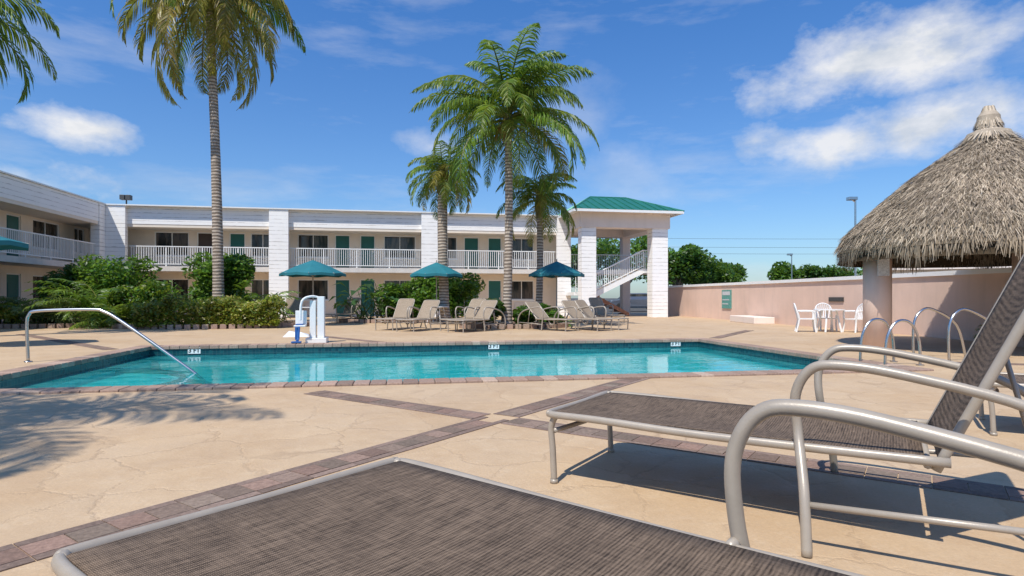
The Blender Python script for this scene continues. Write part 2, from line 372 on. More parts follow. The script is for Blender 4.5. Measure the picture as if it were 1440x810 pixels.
s.add([(0,0,D),(PL,0,D-.5),(PL,PW,D-.5),(0,PW,D)],[(0,1,2,3)])
s.add([(0,0,D),(PL,0,D-.5),(PL,0,-.22),(0,0,-.22)],[(0,1,2,3)]); s.add([(0,PW,D),(PL,PW,D-.5),(PL,PW,-.22),(0,PW,-.22)],[(0,1,2,3)])
s.add([(0,0,D),(0,PW,D),(0,PW,-.22),(0,0,-.22)],[(0,1,2,3)]); s.add([(PL,0,D-.5),(PL,PW,D-.5),(PL,PW,-.22),(PL,0,-.22)],[(0,1,2,3)])
for r,z in [(2.7,-.85),(2.2,-.6),(1.7,-.37)]:
    ring=[(r*math.cos(a),3.1+r*math.sin(a)) for a in [(-math.pi/2+math.pi*i/32) for i in range(33)]]
    vs=[(x,y,z) for x,y in ring]+[(x,y,D) for x,y in ring]
    s.add(vs,[tuple(range(33))]+[(i,i+1,i+34,i+33) for i in range(32)])
s.obj('basin','plaster',PO)
s=MB()
for r,z in [(2.7,-.85),(2.2,-.6),(1.7,-.37)]:
    p=[((r-.03)*math.cos(a),3.1+(r-.03)*math.sin(a),z+.01) for a in [(-math.pi/2+math.pi*i/32) for i in range(33)]]
    s.tube(p,.07,5)
s.box(0,PL,0,.004,-.3,0);s.box(0,PL,PW-.004,PW,-.3,0);s.box(0,.004,.004,PW-.004,-.3,0);s.box(PL-.004,PL,.004,PW-.004,-.3,0)
s.obj('waterline_tile','tile',PO)
s=MB()
s.add([(.004,.004,-.19),(PL-.004,.004,-.19),(PL-.004,PW-.004,-.19),(.004,PW-.004,-.19)],[(0,1,2,3)])
s.obj('water','water',PO)
def bcol():
    k=R.uniform(.8,1.2); h=R.random()
    base=(.42,.29,.225) if h<.6 else ((.35,.245,.195) if h<.85 else (.48,.36,.28))
    return tuple(c*k for c in base)
s=MB()
def coprow(fn,L):
    n=int(L/.2)
    for i in range(n): fn(i*L/n+.003,(i+1)*L/n-.003)
oz=.03
coprow(lambda a,b:s.box(a,b,-.30,.03,-.05,oz+R.uniform(-.002,.002),bcol()),PL)
coprow(lambda a,b:s.box(a,b,PW-.03,PW+.30,-.05,oz+R.uniform(-.002,.002),bcol()),PL)
for i in range(int(PW/.2)):
    L_=PW/int(PW/.2); a=i*L_+.003;b=(i+1)*L_-.003
    s.box(-.30,.03,a,b,-.05,oz,bcol()); s.box(PL-.03,PL+.30,a,b,-.05,oz,bcol())
for cx in (-.3,PL+.004):
    for cy in (-.3,PW+.004): s.box(cx,cx+.296,cy,cy+.296,-.05,oz,bcol())
s.obj('coping_bricks','brick',PO,bevel=.012)
for x in (.9,7.6,12.3):
    s=MB(); s.box(x-.13,x+.13,PW-.02,PW-.006,-.15,.0); s.obj('depth_marker_tile','plastic',PO)
    cu=bpy.data.curves.new('depth_text','FONT'); cu.body='3 FT'; cu.size=.13; cu.align_x='CENTER'; cu.extrude=.001; cu.offset=.004
    o=bpy.data.objects.new('depth_text',cu); sc.collection.objects.link(o); o.parent=PO; o.location=(x,PW-.023,-.12); o.rotation_euler=(math.radians(90),0,0); cu.materials.append(M['darkmetal'])
BA=empty('paver_band_pavement')
s=MB()
def band(p0,p1,w=.25,L=.17):
    p0=Vector((*p0,0));p1=Vector((*p1,0)); d=p1-p0; n=int(d.length/L); ln=d.length/n
    mt=Matrix.Translation(p0)@Matrix.Rotation(math.atan2(d.y,d.x),4,'Z')
    for i in range(n):
        k=R.uniform(.75,1.2); hh_=R.uniform(-.02,.03); c=((.28+hh_)*k,.20*k,.155*k)
        j=R.uniform(-.003,.003)
        s.box(i*ln+.003,(i+1)*ln-.003,-w/2+.045+j,w/2-.045+j,-.03,.006+R.uniform(0,.003),c,mt)
        if i%2==0:
            for sg in (-1,1):
                a,b=sorted((sg*(w/2-.04),sg*(w/2+.02))); k=R.uniform(.75,1.2)
                s.box(i*ln+.003,(i+2)*ln-.003,a,b,-.03,.006,(.28*k,.20*k,.16*k),mt)
c0=Vector((-.15,5.35)); e1=Vector((.57,.82)).normalized(); e2=Vector((.82,-.57)).normalized()
band(c0-e1*6.5,c0-e1*.16); band(c0+e1*.16,c0+e1*3.2); band(c0-e2*2.6,c0-e2*.16); band(c0+e2*.16,c0+e2*9)
band((7.2,10.0),(13,8.2)); band((-8.4,12.4),(-14.5,17.5)); band((5.4,15.8),(7.8,19.5)); band((-3,14.2),(-6.2,17.5)) 
band((-7.1,6.3),(-9.0,3.2))
s.obj('pavers','brick',BA)

def bed(name,cx,cy,rx,ry,rot=ANG):
    E=empty(name,(cx,cy,0),rot)
    s=MB(); n=40
    ring=[(rx*math.cos(2*math.pi*i/n),ry*math.sin(2*math.pi*i/n)) for i in range(n)]
    s.add([(x,y,.10) for x,y in ring]+[(x,y,0) for x,y in ring],[tuple(range(n))]+[(i,(i+1)%n,(i+1)%n+n,i+n) for i in range(n)])
    s.obj('mulch','mulch',E)
    s=MB(); per=2*math.pi*math.sqrt((rx*rx+ry*ry)/2); m=int(per/.22)
    for i in range(m):
        a=2*math.pi*i/m; p=Vector(((rx+.05)*math.cos(a),(ry+.05)*math.sin(a),0)); t=math.atan2(ry*math.cos(a),-rx*math.sin(a))
        s.box(-.1,.1,-.07,.07,0,.16,bcol(),Matrix.Translation(p)@Matrix.Rotation(t,4,'Z'))
    s.obj('brick_edging','brick',E,bevel=.01)
bed('planting_bed',-11.0,22.0,3.3,1.6); bed('planting_bed',-17.5,22.6,2.7,1.8); bed('planting_bed',.1,21.6,1.9,1.0); bed('planting_bed',-4.6,26.4,2.9,1.2)

# ------------------------------------------------------------ vegetation
def mixc(a,b,t): return tuple(a[i]*(1-t)+b[i]*t for i in range(3))
GREEN=(.075,.18,.024); DARK=(.034,.09,.018); YEL=(.34,.28,.045); BRN=(.30,.17,.06); LIME=(.20,.32,.035)
def frond(mb,o,az,el,L,droop,ll,c0,c1,rng,n=26,step=14,w=.035,hang=.5):
    o=Vector(o); p=o.copy(); e=el; pts=[p.copy()]; h=Vector((math.cos(az),math.sin(az),0)); dirs=[]
    tw=rng.uniform(-.35,.35); roll=rng.uniform(-.35,.35)
    for i in range(step):
        d=h*math.cos(e)+Vector((0,0,math.sin(e))); dirs.append(d); p=p+d*(L/step); pts.append(p.copy()); e-=droop/step*(1+i/step)
        h=(Matrix.Rotation(tw/step,3,'Z')@h)
    mb.tube(pts,[.035*(1-.85*i/step)*(L/3.5) for i in range(step+1)],4,mixc(c0,YEL,.5),cap=False)
    for i in range(n):
        t=.13+.87*(i+rng.random()*.6)/n; k=min(int(t*step),step-1); fr_=t*step-k
        q=pts[k].lerp(pts[k+1],min(fr_,1)); d=dirs[k]; side=d.cross(Vector((0,0,1)))
        if side.length<.1: side=Vector((-h.y,h.x,0))
        side.normalize(); side=(Matrix.Rotation(roll,3,d)@side); upv=side.cross(d)
        lenf=ll*(math.sin(math.pi*min(1,.18+t*.85))**.6)*rng.uniform(.8,1.1)
        for sg in (-1,1):
            ld=(side*sg*1.0+d*(.45+.7*t)+upv*.15+Vector((0,0,-1))*hang*.35*rng.uniform(.3,1.8)+side*rng.uniform(-.12,.12)).normalized()
            m_=q+ld*lenf*.4; ld2=(ld+Vector((0,0,-1))*hang*rng.uniform(.5,1.2)).normalized(); m2_=m_+ld2*lenf*.33
            ld3=(ld2+Vector((0,0,-1))*hang*rng.uniform(.8,1.6)).normalized(); en=m2_+ld3*lenf*.3
            wd=(d+upv*rng.uniform(-.8,.8)).normalized()*w; c=mixc(c0,c1,rng.random()); k2=rng.uniform(.65,1.3); c=tuple(x*k2 for x in c)
            mb.add([q-wd*.35,q+wd*.35,m_+wd*.5,m_-wd*.5,m2_+wd*.4,m2_-wd*.4,en],[(0,1,2,3),(3,2,4,5),(5,4,6)],c)
def palm(name,base,top,r0,r1,nf,L,ll,seed,yellow=.15,mid=None,hang=.6,emin=-.6,w=.04,nl=30,spadix=True,elmax=1.35,droop=1.15):
    rng=random.Random(seed); E=empty(name,(base[0],base[1],0)); t=Vector(top)-Vector(base)
    pts=[];rs=[]; K=26
    for i in range(K+1):
        f=i/K; bow=math.sin(math.pi*f)*(mid or 0)
        pts.append(Vector((t.x*f+bow,t.y*f,t.z*f))); rr=r1+(r0-r1)*(1-f)**1.3+(.35*r0*max(0,1-f*10)); rs.append(rr*(1+.03*(i%2)))
    pts[0].z=-.03
    m=MB(); m.tube(pts,rs,14,smooth=3); m.obj('trunk','bark',E,smooth=True)
    m=MB(); T=pts[-1]
    m.tube([T-Vector((0,0,.9)),T-Vector((0,0,.3)),T+Vector((0,0,.35))],[r1*1.05,r1*1.7,r1*.7],10,(.2,.17,.06),smooth=3)
    for i in range(nf):
        f=(i+.5)/nf; az=i*2.39996+rng.uniform(-.25,.25); el=elmax-(elmax-emin)*f**.9+rng.uniform(-.15,.15)
        old=max(0,f-.55)/.45
        c0=mixc(GREEN,DARK,rng.random()*.8); c1=mixc(LIME,YEL,rng.random()*.5)
        yy=yellow+(old*.7 if yellow>.3 else old*.25)
        if rng.random()<yy: c0=mixc(YEL,BRN,rng.random()*.8); c1=mixc(YEL,GREEN,.3)
        frond(m,T+Vector((0,0,.1-.3*f)),az,el,L*rng.uniform(.82,1.1)*(1-.12*(1-f)),droop+.6*rng.random(),ll,c0,c1,rng,n=nl,w=w,hang=hang)
    if spadix:
        for i in range(9):
            az=rng.uniform(0,6.28); p=T+Vector((math.cos(az)*r1*1.6,math.sin(az)*r1*1.6,-.25-rng.random()*.3))
            m.tube([p,p+Vector((math.cos(az)*.3,math.sin(az)*.3,-.15)),p+Vector((math.cos(az)*.42,math.sin(az)*.42,-.6))],[.03,.03,.01],5,(.32,.18,.05),smooth=3)
            if i<6:
                c=p+Vector((math.cos(az)*.12,math.sin(az)*.12,-.1)); m.tube([c+Vector((0,0,.13)),c+Vector((0,0,.08)),c,c-Vector((0,0,.09)),c-Vector((0,0,.14))],[.02,.08,.11,.08,.02],8,(.22,.2,.05))
    m.obj('crown','foliage',E)
palm('coconut_palm_tree',(-11.05,22.3,0),(-11.45,22.3,12.7),.21,.14,34,5.0,.95,11,yellow=.6,mid=.08,hang=.9,emin=-.75,w=.06,nl=78)
palm('coconut_palm_tree',(-.2,21.6,0),(-.15,21.6,7.7),.17,.13,38,4.5,.85,23,yellow=.08,mid=.06,hang=.8,emin=-.25,w=.052,nl=76,elmax=1.5,droop=1.1)
palm('palm_tree',(-2.75,24.4,0),(-2.85,24.4,6.2),.2,.2,28,2.2,.55,5,yellow=.08,mid=-.06,hang=.7,emin=-.45,w=.04,nl=44,spadix=False)
palm('palm_tree',(1.1,24.8,0),(1.15,24.8,5.3),.15,.13,28,2.5,.6,8,yellow=.08,mid=.05,hang=.7,emin=-.3,w=.04,nl=46,spadix=False)
palm('coconut_palm_tree',(-15.3,15.8,0),(-15.2,15.8,8.9),.22,.15,24,3.5,.8,31,yellow=.1,mid=.2,hang=.8,emin=-.4,w=.05,nl=60)
palm('coconut_palm_tree',(-8.0,1.0,0),(-7.4,1.1,7.4),.22,.15,15,3.9,.75,41,yellow=.1,mid=.2,hang=.6,emin=-.2,w=.05,nl=52)
palm('coconut_palm_tree',(-9.4,-.8,0),(-8.6,-.7,7.0),.22,.15,12,4.2,.7,43,yellow=.1,mid=.2,hang=.6,emin=.1,w=.05,nl=52)

def leaves(mb,c,rad,n,size,pal,rng,lumps=9):
    c=Vector(c); L=[]
    for i in range(lumps):
        a=rng.uniform(0,6.28); z=rng.uniform(-.5,.75); rr=rng.uniform(.25,.75)
        L.append((Vector((math.cos(a)*rad[0]*rr,math.sin(a)*rad[1]*rr,z*rad[2])),rng.uniform(.32,.55),rng.uniform(.75,1.25)))
    for i in range(n):
        lc,lr,lk=rng.choice(L)
        d=Vector((rng.gauss(0,1),rng.gauss(0,1),rng.gauss(0,1))).normalized()*(rng.random()**.35)*lr
        p=c+lc+Vector((d.x*rad[0],d.y*rad[1],d.z*rad[2]))
        if p.z<.05: p.z=rng.uniform(.05,.3)
        s_=size*rng.uniform(.6,1.3); a=Vector((rng.gauss(0,1),rng.gauss(0,1),rng.gauss(0,.6))).normalized(); b=a.cross(Vector((rng.gauss(0,.6),rng.gauss(0,.6),rng.gauss(0,1)+.6))).normalized()
        k=rng.uniform(.6,1.3)*lk; col=tuple(x*k for x in rng.choice(pal))
        mb.add([p-a*s_*.5,p+b*s_*.25,p+a*s_*.5,p-b*s_*.25],[(0,1,2,3)],col)
def shrub(name,c,rad,n,size,pal,seed,lumps=9,stems=True):
    rng=random.Random(seed); m=MB(); leaves(m,c,rad,n,size,pal,rng,lumps)
    if stems:
        for i in range(7):
            a=rng.uniform(0,6.28); m.tube([(c[0]+.1*math.cos(a),c[1]+.1*math.sin(a),.0),(c[0]+rad[0]*.5*math.cos(a),c[1]+rad[1]*.5*math.sin(a),c[2]+rad[2]*.4)],[.025,.01],5,(.08,.055,.03))
    return m.obj(name,'foliage')
PG=[GREEN,(.10,.22,.03),(.05,.13,.022),(.15,.26,.03)]; PY=[(.29,.35,.035),(.37,.37,.05),(.17,.27,.035),(.41,.36,.06)]; PD=[DARK,(.045,.115,.025),(.08,.15,.03)]
rng=random.Random(1); m=MB()
for i in range(15000):
    u=rng.uniform(-1,1); hgt=.86+.12*math.sin(u*9)+.08*math.sin(u*23+1)
    face=rng.random()
    x=u*2.35
    if face<.45: y=-.75+rng.gauss(0,.08); z=rng.uniform(.1,hgt)
    elif face<.85: y=rng.uniform(-.8,.8); z=hgt+rng.gauss(0,.07)
    else: y=rng.uniform(-.7,.7); z=rng.uniform(.2,hgt)
    s_=.13*rng.uniform(.6,1.3); a=Vector((rng.gauss(0,1),rng.gauss(0,1),rng.gauss(0,.8))).normalized(); b=a.cross(Vector((rng.gauss(0,.6),rng.gauss(0,.6)-.4,1))).normalized()
    k=rng.uniform(.55,1.25)*(.85+.3*math.sin(u*14)*math.sin(z*5+u*6)); c=tuple(q*k for q in rng.choice(PY)); p=Vector((x,y,z))
    m.add([p-a*s_*.5,p+b*s_*.25,p+a*s_*.5,p-b*s_*.25],[(0,1,2,3)],c)
o=m.obj('hedge','foliage'); o.location=(-10.7,21.3,0); o.rotation_euler=(0,0,ANG)
shrub('shrub',(-11.5,23.3,1.45),(1.5,.9,1.25),8000,.2,PG,2,16)
shrub('shrub',(-14.2,22.4,.9),(1.3,.8,.9),6000,.16,PG+PY[:1],12,14)
shrub('shrub',(-18.3,21.0,.45),(.7,.6,.45),2200,.14,PY,3)
shrub('shrub',(-16.6,24.4,1.4),(1.8,1,1.4),7500,.2,PG,13,16)
shrub('shrub',(-18.8,24.6,1.2),(1.2,1,1.2),4000,.2,PD+PG[:1],23,12)
shrub('shrub',(-2.9,26.2,1.1),(1.6,.8,1.05),8000,.2,[(.12,.28,.035),GREEN,(.20,.35,.05)],4,14)
shrub('shrub',(-4.9,26.6,.9),(1.3,.7,.9),5000,.2,PG,5,12)
shrub('shrub',(-.8,21.6,.55),(.9,.6,.55),4500,.16,PD+[GREEN],6,12)
shrub('shrub',(1.0,21.8,.5),(.9,.6,.48),4500,.16,PG,7,12)
def palmshrub(name,base,n,L,ll,seed,pal=(GREEN,LIME),w=.04):
    rng=random.Random(seed); m=MB()
    for i in range(n):
        az=rng.uniform(0,6.28); el=rng.uniform(.5,1.45); c0=mixc(pal[0],DARK,rng.random()*.5)
        frond(m,(base[0]+rng.uniform(-.3,.3),base[1]+rng.uniform(-.3,.3),.05),az,el,L*rng.uniform(.7,1.1),1.2,ll,c0,pal[1],rng,n=24,w=w,hang=.4)
    return m.obj(name,'foliage')
palmshrub('areca_palm_plant',(-15.6,22.7),44,3.1,.55,51,w=.05)
palmshrub('areca_palm_plant',(-14.6,21.6),26,1.7,.4,56,w=.045,pal=(GREEN,(.30,.34,.05)))
palmshrub('pygmy_palm_plant',(-17.3,21.6),36,2.2,.42,52,w=.04,pal=(mixc(GREEN,(.15,.17,.12),.5),(.17,.22,.08)))
palmshrub('areca_palm_plant',(-10.6,23.6),26,2.7,.5,53,w=.045)
palmshrub('areca_palm_plant',(1.3,22.0),12,1.1,.3,54)
palmshrub('areca_palm_plant',(12.55,15.2),16,1.9,.3,57,pal=(LIME,YEL))
rng=random.Random(61); m=MB()
for i in range(40):
    az=rng.uniform(0,6.28); el=rng.uniform(.6,1.4); o=Vector((-6.0+rng.uniform(-.8,.8),25.8+rng.uniform(-.3,.3),.05)); d=Vector((math.cos(az)*math.cos(el),math.sin(az)*math.cos(el),math.sin(el)))
    kk=rng.uniform(.6,1.3)
    L_=rng.uniform(.9,1.8); m.tube([o,o+d*L_],[.02,.012],4,(.05,.09,.02)); sd=d.cross(Vector((0,0,1))).normalized(); q=o+d*L_; d2=(d+Vector((0,0,-.7))).normalized(); d3=(d2+Vector((0,0,-.9))).normalized(); w_=.17; c=tuple(x*kk for x in (.05,.13,.03))
    a=q+d2*.35; e=a+d3*.4
    m.add([q,a+sd*w_,a-sd*w_,e,a+Vector((0,0,-.04))],[(0,1,4),(0,4,2),(4,1,3),(2,4,3)],c)
m.obj('elephant_ear_plant','foliage')
def tree(name,x,y,h,r,seed,n=7000,size=.5,pal=PG):
    rng=random.Random(seed); E=empty(name,(x,y,0)); m=MB()
    m.tube([(0,0,-.05),(.1,0,h*.3),(0,.1,h*.6)],[.25,.18,.1],8,smooth=3)
    for i in range(6):
        a=i*1.05+rng.random(); m.tube([(0.05,0,h*.32),(r*.3*math.cos(a),r*.3*math.sin(a),h*.55),(r*.6*math.cos(a),r*.6*math.sin(a),h*.7)],[.12,.07,.03],6,smooth=2)
    m.obj('trunk_and_limbs','bark',E); m=MB(); leaves(m,(0,0,h*.66),(r,r,h*.4),n,size,pal,rng,20); m.obj('crown','foliage',E)
for i,(x,y,h,r) in enumerate([(15.6,56,5.6,3.2),(19.0,58,4.9,3.0),(21.5,60,4.2,2.4),(28.0,60,4.1,1.9),(31,60,4.0,2.0),(12.0,62,7.0,4.5),(8,66,6.5,4),(40,75,4.5,4)]):
    tree('tree',x,y,h,r,100+i,7500 if i<5 else 5000,.4,PG if i%2 else PD+PG[:2])

# ------------------------------------------------------------ umbrellas
def umbrella(x,y,zr=2.0,za=2.55,r=1.25,rot=0.2):
    E=empty('patio_umbrella',(x,y,0),rot); s=MB(); n=8
    rim=[(r*math.cos(2*math.pi*i/n),r*math.sin(2*math.pi*i/n),zr) for i in range(n)]
    midr=[(r*.5*math.cos(2*math.pi*i/n),r*.5*math.sin(2*math.pi*i/n),zr+(za-zr)*.56) for i in range(n)]
    rm=[]
    for i in range(n):
        a=Vector(rim[i]);b=Vector(rim[(i+1)%n]); rm.append(tuple((a+b)/2*1.0+Vector((0,0,.04))))
    vs=rim+midr+[(0,0,za)]+rm+[(p[0],p[1],p[2]-.1) for p in rim]+[(p[0],p[1],p[2]-.1) for p in rm]
    fs=[]
    for i in range(n):
        j=(i+1)%n; fs+=[(i,2*n+1+i,n+i),(2*n+1+i,j,n+j),(2*n+1+i,n+j,n+i),(n+i,n+j,2*n),(i,3*n+1+i,4*n+1+i,2*n+1+i),(2*n+1+i,4*n+1+i,3*n+1+j,j)]
    s.add(vs,fs); s.obj('canopy','umb',E)
    s=MB(); s.tube([(0,0,0),(0,0,za+.08)],.025,8); s.tube([(0,0,0),(0,0,.1)],.28,16)
    for p in rim: s.tube([p,(0,0,za-.04)],.009,4); s.tube([Vector(p)*.5+Vector((0,0,zr*.5+(za-zr)*.5)),(0,0,zr-.1)],.008,4)
    s.obj('pole','frame',E)
    s=MB(); s.tube([(0,0,.70),(0,0,.73)],.5,20)
    for a in range(4): s.tube([(.3*math.cos(a*1.57),.3*math.sin(a*1.57),.7),(.42*math.cos(a*1.57),.42*math.sin(a*1.57),0)],.015,5)
    s.obj('table','white',E)
umbrella(-7.74,23); umbrella(-3.06,24,2.0,2.52,1.12,.5); umbrella(1.74,23,1.98,2.5,1.1,.1); umbrella(-12.05,13.0,2.30,2.62,1.2,.3)

# ------------------------------------------------------------ loungers
def lounger(ox,oy,dx,dy,W=.9,L=1.9,zs=.41,th=66,BL=1.1,arm=1.36,splay=.27,sag=.03,tr=.021,mat='sling'):
    E=empty('chaise_lounge'); E.matrix_world=Matrix(((dx,-dy,0,ox),(dy,dx,0,oy),(0,0,1,0),(0,0,0,1)))
    f=MB(); c=.07
    f.tube([(L+.03,0,zs),(L*.5,0,zs-.012),(.35,0,zs),(c,0,zs),(.02,.02,zs),(0,c,zs),(0,W/2,zs-.004),(0,W-c,zs),(.02,W-.02,zs),(c,W,zs),(.35,W,zs),(L*.5,W,zs-.012),(L+.03,W,zs)],tr,12,smooth=6,flat=.8)
    cb,sb=math.cos(math.radians(th)),math.sin(math.radians(th))
    def B(u,y,off=0): return (L+u*cb-off*sb,y,zs+u*sb+off*cb)
    f.tube([B(-.05,.03),B(BL*.5,.03),B(BL-.1,.03),B(BL-.02,.06),B(BL,.14),B(BL,W/2),B(BL,W-.14),B(BL-.02,W-.06),B(BL-.1,W-.03),B(BL*.5,W-.03),B(-.05,W-.03)],tr*.95,12,smooth=5,flat=.8)
    for y,sy in ((.03,-1),(W-.03,1)):
        f.tube([(.05,y,zs-.01),(.02,y,zs-.08),(.03,y,.2),(.04,y,0)],tr*.9,10,smooth=4)
        f.tube([(.04,y,0),(.04,y,.025)],tr*1.15,10)
        if sy>0: f.tube([(.5,y,zs-.02),(.56,y-sy*.03,zs-.15),(.7,y-sy*.03,zs-.16),(.78,y,zs-.02)],tr*.8,8,smooth=3)
    f.tube([(.04,.03,zs-.10),(.10,W/2,zs-.09),(.04,W-.03,zs-.10)],tr*.75,8,smooth=4)
    for yy,sy in ((0,-1),(W,1)):
        yo=lambda k: yy+sy*k
        f.tube([(arm+.06,yo(splay),0),(arm+.04,yo(splay*.7),.25),(arm,yo(.05),zs+.06),(arm-.01,yo(.06),zs+.24),(arm+.05,yo(.07),zs+.36),(arm+.16,yo(.08),zs+.39),(arm+.4,yo(.09),zs+.365),(arm+.8,yo(.1),zs+.27),(arm+1.02,yo(.1),zs+.12),(arm+1.08,yo(.12),zs-.1),(arm+1.12,yo(splay*.8),0)],tr*1.05,12,smooth=6)
        f.tube([(arm+.045,yo(splay*.75),.2),(arm+1.1,yo(splay*.6),.24)],tr*.7,8)
        f.tube([(arm-.0,yo(.06),zs),(arm,yo(-.01),zs)],tr*.8,8)
    f.tube([(L-.05,0,zs-.02),(L-.05,W,zs-.02)],tr*.8,8)
    f.tube([B(BL*.55,.05,-.03),(L+.45,.08,.2)],tr*.6,8); f.tube([B(BL*.55,W-.05,-.03),(L+.45,W-.08,.2)],tr*.6,8); f.tube([(L+.45,-.0,.22),(L+.45,W,.22)],tr*.6,8)
    f.obj('frame','frame',E,smooth=True)
    s=MB(); nx,ny=24,14
    def grid(fn):
        vs=[fn(i/nx,j/ny) for i in range(nx+1) for j in range(ny+1)]
        fs=[(i*(ny+1)+j,(i+1)*(ny+1)+j,(i+1)*(ny+1)+j+1,i*(ny+1)+j+1) for i in range(nx) for j in range(ny)]
        s.add(vs,fs)
    ed=.016
    grid(lambda u,v:(.03+u*(L-.09),ed+v*(W-2*ed),zs+.012-sag*math.sin(math.pi*v)*min(1,u*5,(1-u)*6+.3)))
    grid(lambda u,v:B(.0+u*(BL-.02),.045+v*(W-.09),.016-.03*math.sin(math.pi*v)*math.sin(math.pi*u)))
    o=s.obj('sling',mat,E,smooth=True); md=o.modifiers.new('s','SOLIDIFY'); md.thickness=.005
    return E
lounger(.2,3.5,.8412,-.5407,W=.9)
lounger(-1.21,1.56,.786,-.618,W=1.18,L=2.3,arm=1.38,splay=.1,tr=.022,sag=.02)
lounger(3.78,4.7,.8412,-.5407,W=.8)
def fl_(x,y,a,th=60): lounger(x,y,math.cos(a),math.sin(a),W=.68,L=1.3,zs=.38,th=th,BL=.8,arm=.95,splay=.05,mat='slingtan')
fl_(-3.1,18.7,1.2,50); fl_(-1.8,18.9,1.0,55); fl_(-1.5,18.2,.95,50); fl_(-3.9,19.4,1.3,55)
fl_(2.2,19.3,2.35,45); fl_(3.3,19.4,2.2,48); fl_(4.0,20.2,2.45,50)
fl_(-8.6,24.2,1.9,60); fl_(-7.3,24.6,1.2,60)
fl_(4.5,23.5,2.0)

# ------------------------------------------------------------ handrails & ladder
E=empty('pool_handrail',(PN[0],PN[1],0),ANG); s=MB()
s.tube([(-.78,3.45,0),(-.80,3.45,.6),(-.77,3.45,.80),(-.62,3.45,.87),(.2,3.4,.89),(.42,3.37,.85),(.75,3.3,.66),(1.95,3.0,-.17),(2.2,2.95,-.4)],.026,10,smooth=6)
s.tube([(-.78,3.45,0),(-.78,3.45,.02)],.06,12)
s.obj('rail_tube','steel',E,smooth=True)
def ladder(x,y):
    E=empty('pool_ladder',(x,y,0),ANG); s=MB()
    for yy in (0,.52):
        s.tube([(.62,yy,0),(.60,yy,.4),(.45,yy,.68),(.22,yy,.72),(.05,yy,.55),(-.02,yy,.2),(-.04,yy,-.9)],.022,10,smooth=6)
        s.tube([(.62,yy,0),(.62,yy,.02)],.06,12)
    for z in (-.25,-.5,-.75): s.box(-.1,.0,.02,.5,z,z+.03)
    s.obj('rails','steel',E,smooth=False)
ladder(5.95,9.4)
E=empty('pool_handrail',(7.4,9.9,0),ANG); s=MB()
for yy in (0,.7): s.tube([(-.1,yy,0),(-.1,yy,.6),(.05,yy,.85),(.3,yy,.88),(.8,yy,.6),(1.0,yy,0)],.022,10,smooth=5)
s.obj('rail_tube','steel',E,smooth=True)

E=empty('pool_lift',(-4.75,14.35,0),ANG); s=MB()
s.box(-.22,.26,-.2,.25,0,.12); s.box(.04,.20,-.10,.10,.12,1.12); s.box(-.14,-.0,-.08,.08,.12,1.02); s.tube([(.1,0,1.08),(-.1,-.1,1.12),(-.3,-.2,1.0),(-.33,-.22,.55)],.03,8,smooth=4)
s.box(-.46,-.2,-.36,-.12,.40,.44); s.box(-.46,-.2,-.12,-.09,.44,.78)
s.obj('lift_body','plastic',E,bevel=.02)
s=MB(); s.tube([(-.34,-.36,.40),(-.34,-.45,.12),(-.34,-.6,.08)],.035,6); s.box(-.46,-.24,-.68,-.55,.04,.08); s.box(-.42,-.26,-.34,-.16,.441,.47); s.box(-.42,-.36,-.42,-.37,.1,.4)
s.obj('seat','blue',E,bevel=.01)
E=empty('folded_deck_sling',(-6.05,16.6,0),.3); s=MB()
s.add([(-.35,-.2,0),(.35,-.2,0),(.35,.2,0),(-.35,.2,0),(-.25,-.1,.06),(.1,-.12,.14),(.3,.1,.05),(-.2,.15,.16)],[(0,1,5,4),(1,2,6,5),(2,3,7,6),(3,0,4,7),(4,5,6,7)]); s.obj('cloth','plastic',E,bevel=.02)

# ------------------------------------------------------------ right wall
E=empty('perimeter_wall'); s=MB(); cp=MB()
pts=[(9.55,36.5),(10.75,27),(11.75,14),(12.6,4.0)]
for a,b in zip(pts,pts[1:]):
    a=Vector((*a,0));b=Vector((*b,0)); d=b-a; mt=Matrix.Translation(a)@Matrix.Rotation(math.atan2(d.y,d.x),4,'Z')
    s.box(0,d.length,0,.22,0,1.68,mt=mt); cp.box(-.0,d.length,-.06,.28,1.68,1.80,mt=mt)
s.obj('wall_body','pink',E); cp.obj('wall_cap','white',E)
E=empty('low_planter_box'); s=MB(); s.box(9.9,10.75,24.2,26.9,0,.28); s.obj('box','peach',E,bevel=.02)
E2=empty('wall_sign')
def onwall(f,off): 
    a=Vector((10.75,27,0));b=Vector((11.75,14,0)); d=(b-a); n=Vector((d.y,-d.x,0)).normalized(); n=n if n.x<0 else -n
    return a+d*f+n*off, math.atan2(d.y,d.x)
a_=Vector((9.55,36.5,0));b_=Vector((10.75,27,0)); d=b_-a_; p=a_+d*.80; mt=Matrix.Translation(p)@Matrix.Rotation(math.atan2(d.y,d.x),4,'Z')
s=MB(); s.box(-.45,.45,-.05,-.005,.55,1.45,mt=mt); s.obj('sign_panel','sign',E2)
s=MB(); s.box(-.38,.38,-.056,-.052,1.2,1.38,mt=mt); s.box(-.38,.2,-.056,-.052,.75,.8,mt=mt); s.box(-.38,.3,-.056,-.052,.95,1.0,mt=mt); s.obj('sign_text_lines','paper',E2)
p,a=onwall(.5,0); s=MB(); mt=Matrix.Translation(p)@Matrix.Rotation(a,4,'Z'); s.box(-.4,.4,-.04,-.003,.95,1.1,mt=mt); E3=empty('wall_vent'); s.obj('vent_grille','darkmetal',E3)
E=empty('roadside_building',(19.6,31,0),-.5); s=MB(); s.box(0,18,0,8,0,2.5); s.obj('walls','cream',E); s=MB(); s.box(-.4,18.4,-.4,8.4,2.5,3.0); s.obj('fascia','peach',E)
E=empty('parked_car',(9.6,46,0),0.0); s=MB()
